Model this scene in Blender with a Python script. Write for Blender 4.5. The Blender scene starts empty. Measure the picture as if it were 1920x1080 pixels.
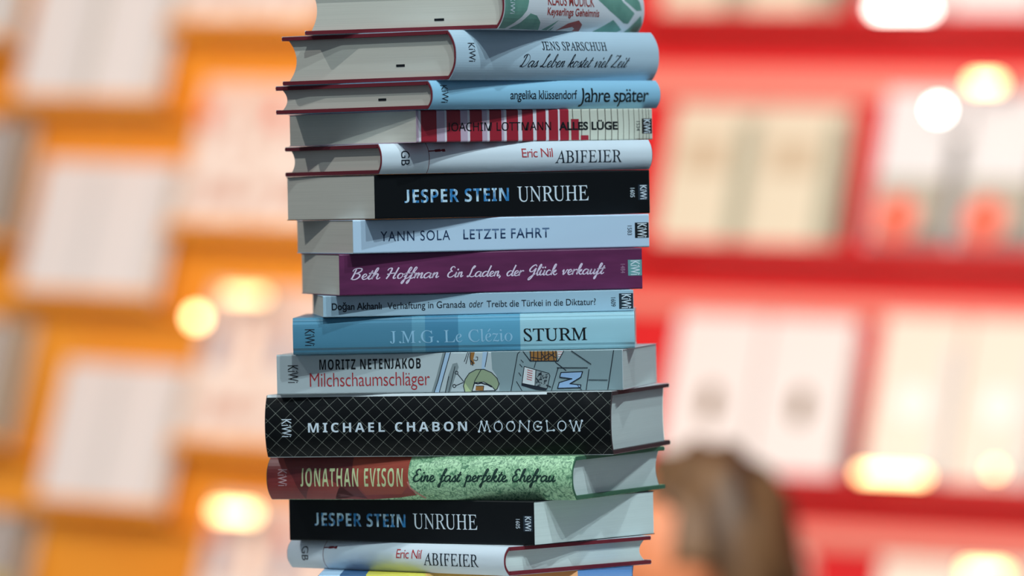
import bpy, bmesh, math, random
from mathutils import Matrix, Vector, Euler
random.seed(4)
sc = bpy.context.scene
COL = sc.collection
R = math.radians

# ------------------------------------------------------------------ camera
cam_d = bpy.data.cameras.new('camera')
cam = bpy.data.objects.new('camera', cam_d)
COL.objects.link(cam)
sc.camera = cam
cam_d.sensor_width = 36.0
cam_d.lens = 11437.0 / 1920.0 * 36.0
cam.location = (0, -3.75, 1.62)
cam.matrix_world = (Matrix.Translation(cam.location)
                    @ Matrix.Rotation(R(90) - math.atan(170 / 11437.0), 4, 'X')
                    @ Matrix.Rotation(-0.02, 4, 'Z'))
cam_d.clip_start = 0.1
cam_d.clip_end = 60
cam_d.dof.use_dof = True
cam_d.dof.focus_distance = 3.675
cam_d.dof.aperture_fstop = 5.2

# ------------------------------------------------------------------ world, lights, exposure
world = bpy.data.worlds.new('hall')
sc.world = world
world.use_nodes = True
bg = world.node_tree.nodes['Background']
bg.inputs[0].default_value = (0.62, 0.80, 1.0, 1)
bg.inputs[1].default_value = 0.22
sc.view_settings.view_transform = 'Standard'
sc.view_settings.look = 'None'
sc.view_settings.gamma = 1.0
sc.view_settings.exposure = 0.0
sc.cycles.use_denoising = True

STACK = Vector((-0.026, -0.07, 1.55))


def spot(name, direction, dist, power, color, radius=0.03, cone=16, target=STACK, blend=0.4):
    l = bpy.data.lights.new(name, 'SPOT')
    l.energy = power
    l.color = color
    l.shadow_soft_size = radius
    l.spot_size = R(cone)
    l.spot_blend = blend
    o = bpy.data.objects.new(name, l)
    COL.objects.link(o)
    d = Vector(direction).normalized()
    o.location = target + d * dist
    o.rotation_euler = (-d).to_track_quat('-Z', 'Y').to_euler()
    return o


def area(name, loc, target, size, power, color):
    l = bpy.data.lights.new(name, 'AREA')
    l.energy = power
    l.color = color
    l.shape = 'DISK'
    l.size = size
    o = bpy.data.objects.new(name, l)
    COL.objects.link(o)
    o.location = loc
    o.rotation_euler = (Vector(target) - Vector(loc)).to_track_quat('-Z', 'Y').to_euler()
    return o


COOL = (0.77, 0.94, 1.0)
spot('ceiling_spot_front', (0.05, -1.0, 1.05), 4.0, 205, COOL)
spot('ceiling_spot_right', (11, -15, 25), 4.0, 215, COOL)
spot('ceiling_spot_right_far', (8.5, -18.4, 21), 4.2, 195, COOL)
spot('ceiling_spot_left', (-1.31, -0.05, 1.83), 4.0, 215, (0.9, 0.94, 0.95))
area('wall_washer_left', (-1.2, 1.0, 2.35), (-0.5, 5.2, 1.6), 1.3, 130, (1.0, 0.88, 0.76))
area('wall_washer_right', (0.15, 1.0, 2.5), (0.5, 4.7, 1.75), 1.3, 86, (1.0, 0.92, 0.83))


# ------------------------------------------------------------------ materials
def mat(name, color, rough=0.6, spec=0.4, metal=0.0):
    m = bpy.data.materials.get(name)
    if m:
        return m
    m = bpy.data.materials.new(name)
    m.use_nodes = True
    b = m.node_tree.nodes['Principled BSDF']
    b.inputs['Base Color'].default_value = (*color, 1)
    b.inputs['Roughness'].default_value = rough
    b.inputs['Specular IOR Level'].default_value = spec
    b.inputs['Metallic'].default_value = metal
    return m


def srgb(r, g, b):
    f = lambda c: (c / 255 / 12.92) if c / 255 <= 0.04045 else ((c / 255 + 0.055) / 1.055) ** 2.4
    return (f(r), f(g), f(b))


def nodes(m):
    return m.node_tree.nodes, m.node_tree.links


def noise_color(m, scale, c0, c1, lo=0.35, hi=0.65, detail=3, vec_scale=(1, 1, 1), distort=0.0):
    """mottled base colour from an object-space noise"""
    n, l = nodes(m)
    tc = n.new('ShaderNodeTexCoord')
    mp = n.new('ShaderNodeMapping')
    mp.inputs['Scale'].default_value = vec_scale
    nz = n.new('ShaderNodeTexNoise')
    nz.inputs['Scale'].default_value = scale
    nz.inputs['Detail'].default_value = detail
    nz.inputs['Distortion'].default_value = distort
    rp = n.new('ShaderNodeValToRGB')
    rp.color_ramp.elements[0].position = lo
    rp.color_ramp.elements[0].color = (*c0, 1)
    rp.color_ramp.elements[1].position = hi
    rp.color_ramp.elements[1].color = (*c1, 1)
    l.new(tc.outputs['Object'], mp.inputs['Vector'])
    l.new(mp.outputs['Vector'], nz.inputs['Vector'])
    l.new(nz.outputs['Fac'], rp.inputs['Fac'])
    l.new(rp.outputs['Color'], n['Principled BSDF'].inputs['Base Color'])
    return m


def page_mat(name, c):
    """cut page edges: fine strata along the thickness of the block"""
    m = mat(name, c, 0.85, 0.15)
    d = tuple(x * 0.90 for x in c)
    noise_color(m, 1.0, d, c, 0.3, 0.55, 2, (9, 9, 5200))
    return m


def stripe_mat(name, axis, breaks, rough=0.45):
    """printed bands: list of (start_mm, colour) along one object axis"""
    m = mat(name, breaks[0][1], rough, 0.4)
    n, l = nodes(m)
    tc = n.new('ShaderNodeTexCoord')
    sp = n.new('ShaderNodeSeparateXYZ')
    l.new(tc.outputs['Object'], sp.inputs[0])
    prev = None
    for start, c in breaks:
        rgb = n.new('ShaderNodeRGB')
        rgb.outputs[0].default_value = (*c, 1)
        if prev is None:
            prev = rgb.outputs[0]
            continue
        gt = n.new('ShaderNodeMath')
        gt.operation = 'GREATER_THAN'
        l.new(sp.outputs[axis], gt.inputs[0])
        gt.inputs[1].default_value = start / 1000
        mx = n.new('ShaderNodeMix')
        mx.data_type = 'RGBA'
        l.new(gt.outputs[0], mx.inputs[0])
        l.new(prev, mx.inputs[6])
        l.new(rgb.outputs[0], mx.inputs[7])
        prev = mx.outputs[2]
    l.new(prev, n['Principled BSDF'].inputs['Base Color'])
    return m


# ------------------------------------------------------------------ object helpers
def obj(name, bm, m, parent=None, smooth=False):
    me = bpy.data.meshes.new(name)
    bmesh.ops.recalc_face_normals(bm, faces=bm.faces)
    bm.to_mesh(me)
    bm.free()
    for q in (m if isinstance(m, (list, tuple)) else [m]):
        me.materials.append(q)
    o = bpy.data.objects.new(name, me)
    COL.objects.link(o)
    if parent is not None:
        o.parent = parent
    if smooth:
        for p in me.polygons:
            p.use_smooth = True
    return o


def thing(name, label, cat, loc=(0, 0, 0), rz=0.0, group=None):
    o = bpy.data.objects.new(name, None)
    COL.objects.link(o)
    o.empty_display_size = 0.05
    o.location = loc
    o.rotation_euler = (0, 0, rz)
    o['label'] = label
    o['category'] = cat
    if group:
        o['group'] = group
    return o


def tag(o, label, cat, group=None):
    o['label'] = label
    o['category'] = cat
    if group:
        o['group'] = group
    return o


def add_box(bm, x0, x1, y0, y1, z0, z1, M=None):
    vs = [bm.verts.new((x, y, z)) for x in (x0, x1) for y in (y0, y1) for z in (z0, z1)]
    for f in ((0, 1, 3, 2), (4, 6, 7, 5), (0, 4, 5, 1), (2, 3, 7, 6), (0, 2, 6, 4), (1, 5, 7, 3)):
        bm.faces.new([vs[i] for i in f])
    if M is not None:
        bmesh.ops.transform(bm, matrix=M, verts=vs)
    return vs


def add_extrude(bm, loop, x0, x1):
    """closed (y,z) loop in mm extruded along x (mm)"""
    a = [bm.verts.new((x0 / 1000, y / 1000, z / 1000)) for y, z in loop]
    b = [bm.verts.new((x1 / 1000, y / 1000, z / 1000)) for y, z in loop]
    n = len(loop)
    for i in range(n):
        j = (i + 1) % n
        bm.faces.new((a[i], a[j], b[j], b[i]))
    caps = [bm.faces.new(a[::-1]), bm.faces.new(b)]
    bmesh.ops.triangulate(bm, faces=caps)


def add_strip(bm, A, B, x0, x1):
    """extrude the band between two equally long (y,z) lines along x (mm)"""
    n = len(A)
    rows = [[bm.verts.new((x / 1000, y / 1000, z / 1000)) for y, z in q] for x in (x0, x1) for q in (A, B)]
    a0, b0, a1, b1 = rows
    for i in range(n - 1):
        bm.faces.new((a0[i], a0[i + 1], a1[i + 1], a1[i]))
        bm.faces.new((b0[i], b0[i + 1], b1[i + 1], b1[i]))
        bm.faces.new((a0[i], a0[i + 1], b0[i + 1], b0[i]))
        bm.faces.new((a1[i], a1[i + 1], b1[i + 1], b1[i]))
    for i in (0, n - 1):
        bm.faces.new((a0[i], a1[i], b1[i], b0[i]))


# ------------------------------------------------------------------ lettering
def mapper(cap, low, exc):
    def f(s):
        r = ''
        for ch in s:
            if ch in exc:
                r += chr(exc[ch])
            elif 'A' <= ch <= 'Z':
                r += chr(cap + ord(ch) - 65)
            elif 'a' <= ch <= 'z':
                r += chr(low + ord(ch) - 97)
            else:
                r += ch
        return r
    return f


SCRIPT_EXC = {'B': 0x212C, 'E': 0x2130, 'F': 0x2131, 'H': 0x210B, 'I': 0x2110, 'L': 0x2112, 'M': 0x2133,
              'R': 0x211B, 'e': 0x212F, 'g': 0x210A, 'o': 0x2134}
STYLE = {
    'sans': (lambda s: s, 0.0),
    'thin': (mapper(0x1D5A0, 0x1D5BA, {}), 0.0),
    'bold': (mapper(0x1D5D4, 0x1D5EE, {}), 0.0),
    'oblique': (mapper(0x1D608, 0x1D622, {}), 0.0),
    'serif': (mapper(0x1D434, 0x1D44E, {'h': 0x210E}), -0.285),   # italic stood upright
    'script': (mapper(0x1D49C, 0x1D4B6, SCRIPT_EXC), 0.0),
    'brush': (mapper(0x1D4D0, 0x1D4EA, {}), 0.0),
}


def glyph_mesh(body, style='sans', weight=0.0, spacing=1.0):
    f, shear = STYLE[style]
    c = bpy.data.curves.new('glyphs', 'FONT')
    c.body = f(body)
    c.offset = weight
    c.space_character = spacing
    c.resolution_u = 5
    c.fill_mode = 'FRONT'
    o = bpy.data.objects.new('glyphs', c)
    COL.objects.link(o)
    bpy.context.view_layer.update()
    me = bpy.data.meshes.new_from_object(o.evaluated_get(bpy.context.evaluated_depsgraph_get()))
    bpy.data.objects.remove(o)
    bpy.data.curves.remove(c)
    if shear:
        for v in me.vertices:
            v.co.x += shear * v.co.y
    return me


CAP = {}


def cap_height(style):
    if style not in CAP:
        me = glyph_mesh('H', style)
        CAP[style] = max(v.co.y for v in me.vertices)
        bpy.data.meshes.remove(me)
    return CAP[style]


def raise_tails(bm, cap):
    """capitals whose tail drops below the line (J) are drawn up to stand on it"""
    seen = set()
    for v in bm.verts:
        if v in seen:
            continue
        isl, todo = [], [v]
        seen.add(v)
        while todo:
            q = todo.pop()
            isl.append(q)
            for e in q.link_edges:
                o = e.other_vert(q)
                if o not in seen:
                    seen.add(o)
                    todo.append(o)
        lo, hi = min(q.co.y for q in isl), max(q.co.y for q in isl)
        if lo < -0.08 and hi > 0.8 * cap:
            for q in isl:
                q.co.y = (q.co.y - lo) / (hi - lo) * hi


# single-stroke joined handwriting, x-height 1: advance and strokes
HAND = {
    'a': (1.0, [[(.75, .85), (.45, 1), (.15, .75), (.05, .35), (.2, .02), (.45, .1), (.72, .6), (.78, .95), (.72, .4), (.75, .08), (.9, .02), (1.1, .3)]]),
    'b': (.88, [[(0, .3), (.35, 1.2), (.5, 1.9), (.4, 2.1), (.25, 1.7), (.15, .8), (.15, .2), (.35, 0), (.6, .25), (.65, .7), (.5, .95), (.6, .8), (.9, .75)]]),
    'c': (.72, [[(.6, .8), (.4, 1), (.15, .75), (.07, .3), (.3, 0), (.6, .1), (.8, .35)]]),
    'd': (1.0, [[(.75, .85), (.45, 1), (.15, .75), (.05, .35), (.2, .02), (.45, .1), (.72, .6)], [(1.0, 2.1), (.84, 1.2), (.74, .3), (.8, .05), (.92, .02), (1.1, .3)]]),
    'e': (.7, [[(0, .3), (.35, .45), (.55, .75), (.4, 1), (.18, .8), (.1, .35), (.3, 0), (.6, .1), (.8, .35)]]),
    'f': (.6, [[(0, .3), (.45, 1.2), (.65, 1.9), (.52, 2.1), (.38, 1.7), (.25, .6), (.1, -.6), (-.05, -.95), (-.12, -.7), (.1, -.2), (.5, .1), (.7, .35)], [(.08, .98), (.62, 1.02)]]),
    'h': (.9, [[(0, .3), (.4, 1.3), (.52, 1.95), (.42, 2.1), (.28, 1.7), (.12, .5), (.08, 0)], [(.08, 0), (.25, .7), (.5, 1), (.65, .85), (.6, .3), (.68, .04), (.82, .05), (1.0, .3)]]),
    'i': (.45, [[(0, .3), (.2, .98), (.12, .3), (.2, .03), (.35, .05), (.5, .3)], [(.36, 1.62), (.31, 1.32)]]),
    'k': (.85, [[(0, .3), (.4, 1.3), (.52, 1.95), (.42, 2.1), (.28, 1.7), (.12, .5), (.08, 0)], [(.1, .45), (.4, .8), (.62, .95), (.55, .65), (.25, .5)], [(.28, .5), (.5, .1), (.7, .02), (.9, .3)]]),
    'l': (.45, [[(0, .3), (.4, 1.3), (.52, 1.95), (.42, 2.1), (.28, 1.7), (.14, .6), (.2, .05), (.36, .05), (.5, .3)]]),
    'm': (1.1, [[(0, .6), (.15, .98), (.1, .4), (.05, 0)], [(.07, .2), (.3, .9), (.45, .95), (.45, .6), (.4, 0)], [(.42, .2), (.68, .9), (.84, .95), (.82, .5), (.82, .1), (.94, .03), (1.15, .3)]]),
    'n': (.75, [[(0, .6), (.15, .98), (.1, .4), (.05, 0)], [(.07, .2), (.3, .85), (.48, .98), (.52, .7), (.48, .2), (.58, .03), (.8, .3)]]),
    'o': (.8, [[(.5, .95), (.25, .95), (.07, .5), (.2, .05), (.45, .1), (.62, .5), (.5, .92), (.62, .8), (.85, .85)]]),
    'p': (.82, [[(0, .5), (.2, 1.0), (.12, .3), (-.05, -.95)], [(.1, .4), (.35, .95), (.6, .85), (.6, .35), (.4, .02), (.2, .12)], [(.4, .02), (.7, .1), (.85, .3)]]),
    'r': (.62, [[(0, .5), (.15, 1.02), (.1, .4), (.06, 0)], [(.08, .3), (.3, .85), (.5, .98), (.6, .82)]]),
    's': (.62, [[(0, .2), (.4, 1.0), (.42, .7), (.5, .3), (.35, .02), (.1, .08)], [(.35, .02), (.6, .1), (.7, .3)]]),
    't': (.5, [[(0, .3), (.35, 1.2), (.42, 1.6), (.28, 1.0), (.15, .3), (.22, .03), (.4, .06), (.55, .3)], [(.05, 1.1), (.6, 1.15)]]),
    'u': (.92, [[(0, .5), (.18, .98), (.1, .4), (.2, .03), (.42, .15), (.65, .7), (.7, .98), (.62, .4), (.66, .05), (.8, .03), (.98, .3)]]),
    'v': (.75, [[(0, .6), (.15, .98), (.2, .4), (.25, 0), (.5, .5), (.62, .95), (.8, .85)]]),
    ',': (.3, [[(.12, .1), (.16, -.1), (.02, -.35)]]),
    ' ': (.75, []),
    'B': (1.2, [[(.35, 1.95), (.25, 1), (.1, 0)], [(0, 1.5), (.1, 1.9), (.5, 2.1), (.95, 2.0), (.95, 1.55), (.6, 1.2), (.35, 1.1)], [(.4, 1.12), (.85, 1.0), (.95, .55), (.65, .08), (.25, 0), (0, .15)]]),
    'H': (1.3, [[(0, 1.55), (.1, 1.9), (.4, 2.0), (.45, 1.6), (.3, .7), (.1, 0)], [(1.2, 2.1), (1.05, 1.2), (.9, .3), (1.0, .03), (1.2, .2)], [(.05, .85), (.5, 1.0), (1.15, 1.1)]]),
    'E': (1.0, [[(.85, 1.75), (.7, 2.05), (.4, 1.95), (.3, 1.5), (.55, 1.15), (.35, 1.1), (.1, .7), (.12, .2), (.4, 0), (.75, .15), (.95, .45)]]),
    'L': (.98, [[(.55, 1.6), (.75, 2.0), (.6, 2.1), (.4, 1.6), (.3, .8), (.15, .15), (-.1, .02), (-.05, .2), (.25, .12), (.6, 0), (.95, .2)]]),
    'G': (1.1, [[(.95, 1.7), (.8, 2.05), (.4, 1.8), (.1, 1.2), (.2, .75), (.55, .8), (.9, 1.4), (.85, .9), (.7, 0), (.4, -.7), (.15, -.85), (.2, -.5), (.6, 0), (1.0, .3)]]),
    'D': (1.35, [[(.45, 1.95), (.35, 1), (.2, .1), (0, .1), (.1, .25), (.5, 0), (.95, .3), (1.15, 1.0), (1.0, 1.7), (.55, 2.05), (.1, 1.85), (0, 1.5)]]),
    'Z': (1.1, [[(.15, 1.7), (.25, 2.0), (.6, 1.85), (.95, 2.0), (.5, 1.0), (.05, .05), (.4, .15), (.75, 0), (1.0, .2)]]),
}
HAND['\u00fc'] = (.92, HAND['u'][1] + [[(.34, 1.62), (.29, 1.35)], [(.68, 1.64), (.63, 1.37)]])


def smooth_line(p, k=5):
    if len(p) < 3:
        return p
    q = [p[0]] + list(p) + [p[-1]]
    out = []
    for i in range(1, len(q) - 2):
        for j in range(k):
            t = j / k
            out.append(tuple(0.5 * (2 * b + (c - a) * t + (2 * a - 5 * b + 4 * c - d) * t * t + (3 * b - a - 3 * c + d) * t ** 3)
                             for a, b, c, d in zip(q[i - 1], q[i], q[i + 1], q[i + 2])))
    out.append(p[-1])
    return out


class Book:
    """frame in mm: u along the spine from its left end, v up from the underside"""

    def __init__(s, root, L, W, T, sag, power=2.4, jacket=0.0):
        s.root, s.L, s.W, s.T, s.sag, s.power, s.jacket = root, L, W, T, sag, power, jacket

    def prof(s, v):
        t = min(1.0, abs(2 * v / s.T - 1))
        return s.sag * (1 - t ** s.power)

    def surf(s, u, v, eps):
        return Vector(((u - s.L / 2) / 1000, (-s.W / 2 - s.jacket - s.prof(v) - eps) / 1000, v / 1000))

    def lay(s, bm, eps):
        """bm holds (u,v,0): slice it for the curve and lay it on the spine"""
        if s.sag > 0:
            k = 14
            for i in range(1, k):
                v = s.T * i / k
                bmesh.ops.bisect_plane(bm, geom=bm.verts[:] + bm.edges[:] + bm.faces[:], plane_co=(0, v, 0),
                                       plane_no=(0, 1, 0), dist=1e-5)
        for v in bm.verts:
            v.co = s.surf(v.co.x, v.co.y, eps)

    def text(s, parent, name, body, u0, u1, v0, v1, m, style='sans', weight=0.0, spacing=1.0, eps=0.12, split=None, slope=0.0):
        me = glyph_mesh(body, style, weight, spacing)
        xs = [v.co.x for v in me.vertices]
        x0, x1 = min(xs), max(xs)
        k = (u1 - u0) / (x1 - x0)
        ky = (v1 - v0) / cap_height(style)
        bm = bmesh.new()
        bm.from_mesh(me)
        bpy.data.meshes.remove(me)
        if body.upper() == body and style != 'serif':
            raise_tails(bm, cap_height(style))
        for v in bm.verts:
            uu = u0 + (v.co.x - x0) * k
            v.co = (uu, v0 + v.co.y * ky + slope * (uu - u0), 0)
        ms = [m]
        if split:
            cut, m2 = split
            bmesh.ops.bisect_plane(bm, geom=bm.verts[:] + bm.edges[:] + bm.faces[:], plane_co=(0, cut, 0),
                                   plane_no=(0, 1, 0), dist=1e-5)
            for f in bm.faces:
                if f.calc_center_median().y > cut:
                    f.material_index = 1
            ms.append(m2)
        s.lay(bm, eps)
        return obj(name, bm, ms, parent)

    def hand(s, parent, name, body, u0, u1, v0, xh, m, w, contrast=0.6, slant=0.22, eps=0.12):
        """joined handwriting: baseline v0, x-height xh, pen width w (mm); down strokes swell by contrast"""
        lines, x = [], 0.0
        for ch in body:
            adv, strokes = HAND[ch]
            for st in strokes:
                lines.append([(x + a + slant * b, b) for a, b in smooth_line(st)])
            x += adv
        xs = [p[0] for q in lines for p in q]
        k = (u1 - u0) / (max(xs) - min(xs))
        o = min(xs)
        bm = bmesh.new()
        for q in lines:
            pts = [(u0 + (a - o) * k, v0 + b * xh) for a, b in q]
            n, prev = len(pts), None
            for i in range(n):
                a, b = pts[max(i - 1, 0)], pts[min(i + 1, n - 1)]
                d = math.hypot(b[0] - a[0], b[1] - a[1]) or 1
                tx, ty = (b[0] - a[0]) / d, (b[1] - a[1]) / d
                ww = w * (1 - contrast + contrast * max(0.0, -ty)) / 2
                row = [bm.verts.new((pts[i][0] - ty * ww, pts[i][1] + tx * ww, 0)), bm.verts.new((pts[i][0] + ty * ww, pts[i][1] - tx * ww, 0))]
                if prev:
                    bm.faces.new((prev[0], prev[1], row[1], row[0]))
                prev = row
        sg = s.sag
        for v in bm.verts:
            v.co = s.surf(v.co.x, v.co.y, eps)
        return obj(name, bm, m, parent)

    def vtext(s, parent, name, body, u0, u1, v0, v1, m, style='sans', weight=0.0, eps=0.12):
        """lettering turned a quarter clockwise, reading downwards"""
        me = glyph_mesh(body, style, weight)
        xs = [v.co.x for v in me.vertices]
        x0, x1 = min(xs), max(xs)
        ky = (u1 - u0) / cap_height(style)
        kx = (v1 - v0) / (x1 - x0)
        bm = bmesh.new()
        bm.from_mesh(me)
        bpy.data.meshes.remove(me)
        for v in bm.verts:
            v.co = (u0 + v.co.y * ky, v1 - (v.co.x - x0) * kx, 0)
        s.lay(bm, eps)
        return obj(name, bm, m, parent)

    def art(s, parent, name, shapes, mats, eps=0.05):
        """shapes: ('f', mat, pts) filled outline, ('l', mat, width, pts) stroke, ('c', mat, (u,v), r, width) ring;
        later shapes lie on top of earlier ones"""
        bm = bmesh.new()
        e = eps
        for sh in shapes:
            b = bmesh.new()
            e += 0.004
            if sh[0] == 'f':
                pts = clip(sh[2], s.T)
                if len(pts) < 3:
                    b.free()
                    continue
                f = b.faces.new([b.verts.new((u, v, 0)) for u, v in pts])
                bmesh.ops.triangulate(b, faces=[f])
            elif sh[0] == 'l':
                ribbon(b, sh[3], sh[2], s.T)
            else:
                (cu, cv), r, w = sh[2], sh[3], sh[4]
                ribbon(b, [(cu + r * math.cos(i * math.pi / 8), cv + r * math.sin(i * math.pi / 8)) for i in range(17)], w, s.T)
            s.lay(b, e)
            for f in b.faces:
                f.material_index = sh[1]
            me = bpy.data.meshes.new('tmp')
            b.to_mesh(me)
            b.free()
            bm.from_mesh(me)
            bpy.data.meshes.remove(me)
        return obj(name, bm, mats, parent)


def clip(pts, T):
    """keep an outline between the two edges of the spine"""
    for lim, sgn in ((0.15, 1), (T - 0.15, -1)):
        out = []
        for i in range(len(pts)):
            a, b = pts[i - 1], pts[i]
            ia, ib = sgn * (a[1] - lim) >= 0, sgn * (b[1] - lim) >= 0
            if ia != ib:
                t = (lim - a[1]) / (b[1] - a[1])
                out.append((a[0] + t * (b[0] - a[0]), lim))
            if ib:
                out.append(b)
        pts = out
        if not pts:
            break
    return pts


def ribbon(b, pts, w, T):
    for i in range(len(pts) - 1):
        (x0, y0), (x1, y1) = pts[i], pts[i + 1]
        y0, y1 = (min(max(y, 0.1), T - 0.1) for y in (y0, y1))
        d = math.hypot(x1 - x0, y1 - y0)
        if d < 1e-6:
            continue
        tx, ty = (x1 - x0) / d * w / 2, (y1 - y0) / d * w / 2
        q = [(x0 - tx * .6 - ty, y0 - ty * .6 + tx), (x0 - tx * .6 + ty, y0 - ty * .6 - tx),
             (x1 + tx * .6 + ty, y1 + ty * .6 - tx), (x1 + tx * .6 - ty, y1 + ty * .6 + tx)]
        b.faces.new([b.verts.new((x, min(max(y, 0.05), T - 0.05), 0)) for x, y in q])


# ------------------------------------------------------------------ books
PAGES_WARM = page_mat('paper_edges_warm', srgb(214, 208, 194))
PAGES_COOL = page_mat('paper_edges_white', srgb(214, 224, 220))
RED_CLOTH = mat('dark_red_cloth', srgb(112, 30, 42), 0.7, 0.3)
INK = mat('ink_navy_black', srgb(26, 36, 48), 0.5, 0.3)
BLACK = mat('ink_black', srgb(14, 18, 22), 0.5, 0.3)
NAVY = mat('ink_navy', srgb(28, 52, 86), 0.5, 0.3)
SLATE = mat('ink_slate_blue', srgb(92, 118, 150), 0.5, 0.3)
WHITE_INK = mat('ink_white', srgb(214, 224, 232), 0.5, 0.3)
RED_INK = mat('ink_red', srgb(176, 52, 58), 0.5, 0.3)
TEAL = mat('teal_print', srgb(104, 158, 158), 0.5, 0.3)
CHARCOAL = mat('charcoal_print', srgb(34, 46, 58), 0.5, 0.3)


def paperback(label, cx, yaw, L, W, z0, T, cover_mat, pages=PAGES_WARM, r=1.0, sag=0.0, group=None):
    root = thing('paperback_book', label, 'book', (cx / 1000, 0, z0 / 1000), R(yaw), group)
    bk = Book(root, L, W, T, sag, 2.6)
    y0, y1, t = -W / 2, W / 2, 0.4

    def outline(d):
        pts = [(y1, d)]
        k = 6
        rr = max(r - d, 0.3)
        for i in range(k + 1):
            a = math.pi / 2 * i / k
            pts.append((y0 + d + rr - rr * math.sin(a), d + rr - rr * math.cos(a)))
        if sag:
            for i in range(1, 12):
                v = d + rr + (T - 2 * d - 2 * rr) * i / 12
                pts.append((y0 + d - bk.prof(v), v))
        for i in range(k, -1, -1):
            a = math.pi / 2 * i / k
            pts.append((y0 + d + rr - rr * math.sin(a), T - d - rr + rr * math.cos(a)))
        pts.append((y1, T - d))
        return pts
    bm = bmesh.new()
    add_strip(bm, outline(0), outline(t), -L / 2, L / 2)
    cover = obj('cover', bm, cover_mat, root)
    bm = bmesh.new()
    inner = outline(t + 0.03)
    inner = inner[1:-1]
    add_strip(bm, inner, [(y1 - 0.6, z) for y, z in inner], -L / 2 + 0.35, L / 2 - 0.35)
    obj('page_block', bm, pages, root)
    if sag == 0:
        bk.prof = lambda v: 0.0
    return root, cover, bk


def hardcover(label, cx, yaw, L, W, z0, T, sag, jacket_mat, cloth=RED_CLOTH, pages=PAGES_WARM, group=None, over=3.0, board=2.5, mark=None, concave=4.0):
    root = thing('hardcover_book', label, 'book', (cx / 1000, 0, z0 / 1000), R(yaw), group)
    bk = Book(root, L, W, T, sag, 2.4, 0.0)
    y0, y1 = -W / 2, W / 2
    jt, ct = 0.3, 1.3
    # spine arc at inset d from the outside
    def arc(d, n=20):
        out = []
        for i in range(n + 1):
            v = d + (T - 2 * d) * i / n
            t = abs(2 * (v - d) / (T - 2 * d) - 1)
            out.append((y0 + d - sag * (1 - t ** 2.4), v))
        return out
    # dust jacket
    bm = bmesh.new()
    outer = [(y1 + jt, board + 0.2), (y1 + jt, 0.0)] + arc(0) + [(y1 + jt, T), (y1 + jt, T - board - 0.2)]
    inner = [(y1 + 0.02, board + 0.2), (y1 + 0.02, jt)] + arc(jt) + [(y1 + 0.02, T - jt), (y1 + 0.02, T - board - 0.2)]
    add_strip(bm, outer, inner, -L / 2 + 0.5, L / 2 - 0.5)
    jacket = obj('dust_jacket', bm, jacket_mat, root)
    # case: two boards and the spine
    d = jt + 0.02
    for nm, za, zb in (('back_board', d, board), ('front_board', T - board, T - d)):
        bm = bmesh.new()
        h = (zb - za) / 2
        loop = [(y0 + 1.0, za), (y1 - h, za)]
        for i in range(1, 8):
            a = -math.pi / 2 + math.pi * i / 8
            loop.append((y1 - h + h * math.cos(a), za + h + h * math.sin(a)))
        loop += [(y1 - h, zb), (y0 + 1.0, zb)]
        add_extrude(bm, loop, -L / 2, L / 2)
        obj(nm, bm, cloth, root)
    bm = bmesh.new()
    add_strip(bm, arc(d), arc(ct), -L / 2, L / 2)
    obj('case_spine', bm, cloth, root)
    # page block: rounded back, hollow fore-edge
    n = 18
    zb, zt, dd = board + 0.05, T - board - 0.05, ct + 0.2
    back, fore = [], []
    for i in range(n + 1):
        z = zb + (zt - zb) * i / n
        t = min(1, abs(2 * (z - dd) / (T - 2 * dd) - 1))
        back.append((y0 + dd - sag * (1 - t ** 2.4), z))
        t = abs(2 * i / n - 1)
        fore.append((y1 - over - concave * (1 - t ** 2.0), z))
    bm = bmesh.new()
    add_strip(bm, back, fore, -L / 2 + over, L / 2 - over)
    pb = obj('page_block', bm, pages, root)
    if mark:
        (my, mz, side) = mark
        bm = bmesh.new()
        x = (-L / 2 + over) / 1000 - 0.0002 if side < 0 else (L / 2 - over) / 1000
        add_box(bm, x, x + 0.0002, my / 1000, (my + 6.5) / 1000, mz / 1000, (mz + 1.4) / 1000)
        obj('stamped_mark', bm, BLACK, pb)
    return root, jacket, bk


def kiwi(bk, parent, u0, u1, v0, v1, m, box=None):
    """the publisher's upright logo, in a printed box on the paperbacks"""
    if box:
        bk.art(parent, 'logo_box', [('f', 0, [(u0, v0), (u1, v0), (u1, v1), (u0, v1)])], [box], 0.05)
        w, h = u1 - u0, v1 - v0
        return bk.vtext(parent, 'publisher_logo', 'KiWi', u0 + w * .2, u1 - w * .16, v0 + h * .04, v1 - h * .05, m, 'sans', 0.012)
    return bk.vtext(parent, 'publisher_logo', 'KiWi', u0, u1, v0, v1, m)


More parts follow.
